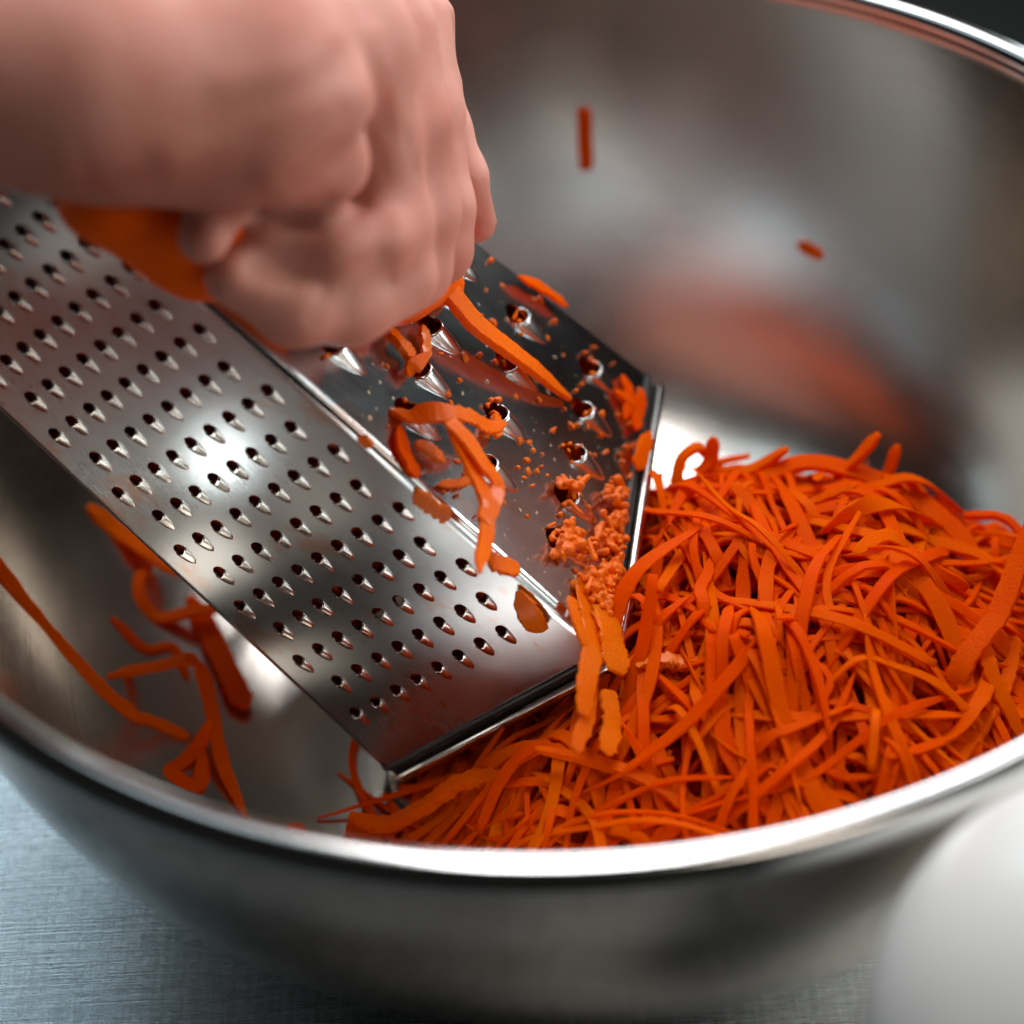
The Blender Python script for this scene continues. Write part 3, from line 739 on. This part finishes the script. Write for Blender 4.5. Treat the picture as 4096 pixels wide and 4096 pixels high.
strand('carrot_strand', on([(1545, 1310, .002), (1600, 1370, .004), (1650, 1430, .003)]), .0040, .0022, 'juicy grainy strip entering a coarse tooth just below the fingers', seed=76, up=UPC, seg=20, ragged=.16, material=M_PULP, ends=(.05, .1), end_w=.8)
strand('carrot_flake', on([(1630, 1500, .001), (1660, 1460, .004), (1720, 1410, .005)]), .0046, .0020, 'small folded flake caught in the tooth below the grainy strip', seed=77, up=UPC, seg=14, ragged=.1, material=M_FLAKE, ends=(.1, .6), end_w=.2, cat='carrot flake')
strand('carrot_flake', on([(1690, 1300, .003), (1700, 1360, .002), (1705, 1440, .001)]), .0036, .0016, 'wet shred hanging below the carrot tip on the coarse side', seed=78, up=UPC, seg=16, ragged=.2, material=M_PULP, cat='carrot flake')
strand('carrot_flake', on([(1600, 1700, .0010), (1610, 1790, .0012), (1640, 1850, .0012), (1670, 1910, .0012)]), .0046, .0014, 'reddish flake lying flat between the forked flake and the grater edge', seed=79, up=UPC, seg=20, ragged=.15, cat='carrot flake')
strand('carrot_flake', on([(1660, 1770, .002), (1720, 1800, .003), (1775, 1850, .0025)]), .0036, .0022, 'small lumpy carrot bit beside the reddish flake', seed=80, up=UPC, seg=16, ragged=.2, material=M_PULP, cat='carrot flake')
strand('carrot_flake', on([(1750, 1940, .001), (1840, 1930, .0012), (1910, 1900, .001)]), .0022, .0008, 'thin pale sliver lying across the coarse side by the grater edge', seed=81, up=UPC, seg=16, ragged=.3, material=M_FLAKE, cat='carrot flake')
strand('carrot_flake', on([(1985, 1660, .002), (1990, 1700, .003), (1985, 1750, .003)]), .0034, .0018, 'shred end hanging in a coarse tooth behind the forked flake', seed=82, up=UPC, seg=14, ragged=.2, material=M_FLAKE, cat='carrot flake')
# on the fine panel and its edge
strand('carrot_flake', on([(1955, 2240, .001), (2020, 2265, .002), (2075, 2270, .002)], 'coarse'), .0052, .0016, 'crinkled flake folded over the grater edge, upper of two', seed=83, up=UPC, seg=16, ragged=.2, material=M_FLAKE, ends=(.15, .3), end_w=.4, cat='carrot flake')
strand('carrot_flake', on([(2075, 2365, .0015), (2100, 2420, .002), (2130, 2480, .002), (2160, 2530, .0015)], 'fine'), .0064, .0009, 'large oval flake stuck flat on the fine side near the base corner', seed=84, up=UPF, seg=18, ragged=.10, material=M_FLAKE, ends=(.5, .12), end_w=.3, cat='carrot flake')
strand('carrot_flake', on([(1665, 1965, .001), (1700, 2010, .001), (1760, 2050, .001), (1805, 2065, .001)], 'fine'), .0048, .0014, 'soft bumpy flake stuck on the fine side along the grater edge', seed=85, up=UPF, seg=18, ragged=.22, material=M_PULP, ends=(.3, .2), end_w=.4, cat='carrot flake')
strand('carrot_flake', on([(1430, 1755, .0006), (1460, 1765, .0006), (1485, 1790, .0006)], 'fine'), .0030, .0010, 'small crumb of flake on the fine side, highest along the grater edge', seed=86, up=UPF, seg=12, ragged=.25, material=M_PULP, cat='carrot flake')
strand('carrot_flake', on([(2075, 1105, .003), (2180, 1160, .003), (2270, 1225, .003)]), .0034, .0012, 'orange scrap lying along the far edge of the coarse side', seed=87, up=UPC, seg=14, ragged=.25, cat='carrot flake')
# hanging from the open corner
CORN = [
 ([(2330, 2320, .000), (2350, 2450, .002), (2370, 2580, .004), (2350, 2720, .004), (2330, 2860, .003)], .0066, 'long flat strip hanging down over the base corner of the grater'),
 ([(2420, 2440, .002), (2450, 2560, .005), (2465, 2690, .005)], .0096, 'broad thin flake hanging beside the strip at the base corner'),
 ([(2285, 2390, .002), (2310, 2500, .004), (2345, 2590, .004)], .0034, 'narrow curled shred left of the hanging strip at the corner'),
 ([(2360, 2700, .003), (2350, 2850, .002), (2300, 3000, .000)], .0050, 'lower shred trailing from the corner onto the heap'),
 ([(2430, 2760, .002), (2450, 2900, .001), (2420, 3010, .000)], .0062, 'ragged hanging clump of shreds below the base corner'),
 ([(2500, 2720, .001), (2500, 2850, -.002), (2480, 2980, -.004)], .0036, 'thin shred at the right of those hanging below the corner')]
for k, (pp, w, lab) in enumerate(CORN):
    strand('carrot_flake', on(pp), w, .0011, lab, seed=90 + k, up=UPC, seg=26, ragged=.13, material=M_FLAKE, ends=(.08, .2), end_w=.6, cat='carrot flake')
for k, (pp, w, lab) in enumerate([
    ([(2570, 1560, .002), (2555, 1640, .002), (2545, 1720, .002)], .0040, 'shred stuck in the far inner corner of the rim, upright'),
    ([(2460, 1560, .001), (2510, 1600, .002), (2560, 1640, .002)], .0028, 'shred stuck crosswise by the far rim corner'),
    ([(2490, 1500, .001), (2520, 1580, .002), (2500, 1680, .001)], .0030, 'forked wisp left of the far rim corner'),
    ([(2600, 1730, .003), (2570, 1810, .003), (2550, 1880, .002)], .0044, 'curved shred lying over the rim below the far corner')]):
    strand('carrot_flake', on(pp), w, .0014, lab, seed=100 + k, up=UPC, seg=16, ragged=.15, cat='carrot flake')

# wet pulp packed along the rim: one mass of many grains
rnd = random.Random(5)
grains = []
for (x, y, sx, sy, n) in [(2470, 1980, 45, 45, 16), (2480, 2080, 60, 50, 26), (2440, 2170, 75, 55, 34), (2470, 2280, 60, 50, 46), (2430, 2350, 70, 50, 46), (2450, 2430, 55, 45, 22), (2380, 2300, 40, 40, 10), (2280, 2120, 26, 26, 9), (2255, 2185, 40, 45, 18), (2320, 2200, 35, 40, 9), (2262, 1935, 40, 14, 8), (2300, 1985, 14, 30, 5)]:
    for _ in range(int(n * 1.7)):
        gx, gy = x + rnd.gauss(0, sx * .55), y + rnd.gauss(0, sy * .55)
        lim = 2590 - (gy - 1480) * 0.108 - 25
        if gx > lim: gx = lim - rnd.uniform(0, 30)
        a = on_panel(gx, gy, rnd.uniform(.0002, .0032)); d = Vector((rnd.gauss(0, 1), rnd.gauss(0, 1), rnd.gauss(0, 1))).normalized() * (rnd.uniform(.0001, .0006) if rnd.random() < .8 else rnd.uniform(.001, .0028))
        grains.append((tuple(a - d), tuple(a + d), rnd.uniform(.0005, .0013), rnd.uniform(.0004, .0009)))
for _ in range(85):                                    # stray grains over the whole face, thickest by the open rim
    q_ = Vector((0, rnd.uniform(-0.046, 0.046), 0.10 * rnd.random() ** 2.0 + 0.001)); q_.x = hx(q_.z) + rnd.uniform(.0001, .0006); a = g2w(q_)
    d = Vector((rnd.gauss(0, 1), rnd.gauss(0, 1), rnd.gauss(0, 1))).normalized() * rnd.uniform(.0001, .0009)
    grains.append((tuple(a - d), tuple(a + d), rnd.uniform(.0003, .0009), rnd.uniform(.0003, .0006)))
for y_, h_ in coarse_holes[:9]:                         # pulp caught on the lips of the coarse teeth
    for _ in range(rnd.randint(2, 6)):
        q_ = Vector((0, y_ + rnd.uniform(-.004, .004), h_ + rnd.uniform(-.003, .004))); q_.x = hx(q_.z) + rnd.uniform(.0002, .0018); a = g2w(q_)
        d = Vector((rnd.gauss(0, 1), rnd.gauss(0, 1), rnd.gauss(0, 1))).normalized() * rnd.uniform(.0002, .0012)
        grains.append((tuple(a - d), tuple(a + d), rnd.uniform(.0004, .0009), rnd.uniform(.0003, .0007)))
ga = np.array([g[0] for g in grains])
lo, hi, vox = ga.min(0) - .005, ga.max(0) + .005, .00042
n = np.ceil((hi - lo) / vox).astype(int); D = np.full(tuple(n), 1.0, dtype=np.float32)
for a, b, ra, rb in grains:
    c = (np.array(a) + np.array(b)) / 2; R_ = .0045
    i0 = np.maximum(((c - R_ - lo) / vox).astype(int), 0); i1 = np.minimum(((c + R_ - lo) / vox).astype(int) + 1, n)
    gx = [lo[i] + vox * np.arange(i0[i], i1[i]) for i in range(3)]
    X = np.stack(np.meshgrid(*gx, indexing='ij'), -1)
    d = capd(X, a, b, ra, rb); sl = D[i0[0]:i1[0], i0[1]:i1[1], i0[2]:i1[2]]
    sl[...] = smin(sl, d, .0004)
gi = np.indices(D.shape).astype(np.float32) * vox
D = D + .00022 * (np.sin(gi[0] * 3300 + 2 * np.sin(gi[1] * 1700)) * np.sin(gi[1] * 2900 + 1.3) * np.sin(gi[2] * 3600 + 2 * np.sin(gi[0] * 1500)))
D = np.clip(D, -4 * vox, 4 * vox).astype(np.float32)
gr = openvdb.FloatGrid(4 * vox); gr.copyFromArray(D); gr.transform = openvdb.createLinearTransform(voxelSize=vox)
pts, quads = gr.convertToQuads(isovalue=0.0); pts = np.asarray(pts) + lo
me = bpy.data.meshes.new('carrot_pulp'); me.from_pydata(pts.tolist(), [], [tuple(int(i) for i in q) for q in quads]); me.polygons.foreach_set('use_smooth', [True] * len(me.polygons))
o = link('carrot_pulp', me, M_PULP); tag(o, 'wet clumps of mashed carrot pulp packed along the grater rim and coarse teeth', 'carrot pulp', kind='stuff')

# crumbs on the steel
def crumb_mesh(seed):
    bm = bmesh.new(); bmesh.ops.create_icosphere(bm, subdivisions=2, radius=1)
    for v in bm.verts:
        v.co *= 1 + 0.45 * noise.noise(v.co * 1.3 + Vector((seed * 7.7, 0, 0))); v.co.z *= 0.6
    me = bpy.data.meshes.new('carrot_crumb'); bm.to_mesh(me); bm.free()
    me.polygons.foreach_set('use_smooth', [True] * len(me.polygons)); me.materials.append(M_PULP); return me
CM = [crumb_mesh(k) for k in range(5)]
G_CR = 'carrot crumbs on the coarse side of the grater'
rnd = random.Random(8)
QN = N_COARSE.to_track_quat('Z', 'Y')
SP = [(1975, 1290, 22), (2010, 1140, 12), (1945, 1160, 10), (1550, 1465, 11), (1530, 1455, 9), (2085, 1335, 11), (2190, 1350, 12), (1840, 1520, 12), (1860, 1430, 20), (1790, 1575, 18), (1805, 1610, 12), (2065, 1585, 12),
      (2110, 1840, 16), (2135, 1800, 14), (2120, 1770, 11), (2170, 1818, 9), (2115, 1885, 15), (2150, 1885, 12), (2190, 1900, 11), (1830, 1845, 13), (2080, 1760, 16), (2110, 2065, 12), (2375, 1655, 13), (2380, 1820, 10), (2310, 1700, 14), (2015, 2010, 14), (2330, 2300, 14), (2300, 2340, 24), (2290, 2400, 14), (2110, 2330, 15), (2130, 2395, 12), (2530, 1880, 16), (2570, 1910, 12), (2575, 2280, 10), (1905, 1340, 11), (2255, 1420, 9), (2060, 1700, 10)]
for x, y, r_ in SP:
    p = on_panel(x, y, r_ * .62 / FPX * 0.25); lq = RGI @ (p - TG)
    if abs(lq.y) > hy(lq.z) - 0.003 or lq.z < 0.001: continue
    o = bpy.data.objects.new('carrot_crumb', rnd.choice(CM)); COL.objects.link(o)
    s_ = r_ * .64 / FPX * rnd.uniform(.8, 1.1)
    o.matrix_world = Matrix.Translation(p) @ QN.to_matrix().to_4x4() @ Matrix.Rotation(rnd.uniform(0, 6.3), 4, 'Z') @ Matrix.Diagonal((s_ * rnd.uniform(.8, 1.4), s_, s_, 1))
    tag(o, 'tiny wet carrot crumb stuck on the coarse side of the grater', 'carrot crumb', G_CR)
# droplets
bm = bmesh.new()
for k in range(230):
    x, y = rnd.uniform(1450, 2560), rnd.uniform(1050, 2480)
    lo_ = RGI @ (on_panel(x, y) - TG)
    if abs(lo_.y) > hy(lo_.z) - 0.005 or lo_.z < 0.002: continue
    s_ = rnd.choice((.00018, .00025, .0003, .0004, .0006)) * rnd.uniform(.8, 1.2)
    M = Matrix.Translation(on_panel(x, y, 0)) @ QN.to_matrix().to_4x4() @ Matrix.Diagonal((s_, s_ * rnd.uniform(.9, 1.6), s_ * .55, 1))
    bmesh.ops.create_uvsphere(bm, u_segments=10, v_segments=6, radius=1, matrix=M)
me = bpy.data.meshes.new('juice_drops'); bm.to_mesh(me); bm.free(); me.polygons.foreach_set('use_smooth', [True] * len(me.polygons))
o = link('juice_drops', me, M_DROP); tag(o, 'tiny juice droplets scattered over the coarse side of the grater', 'droplets', kind='stuff')
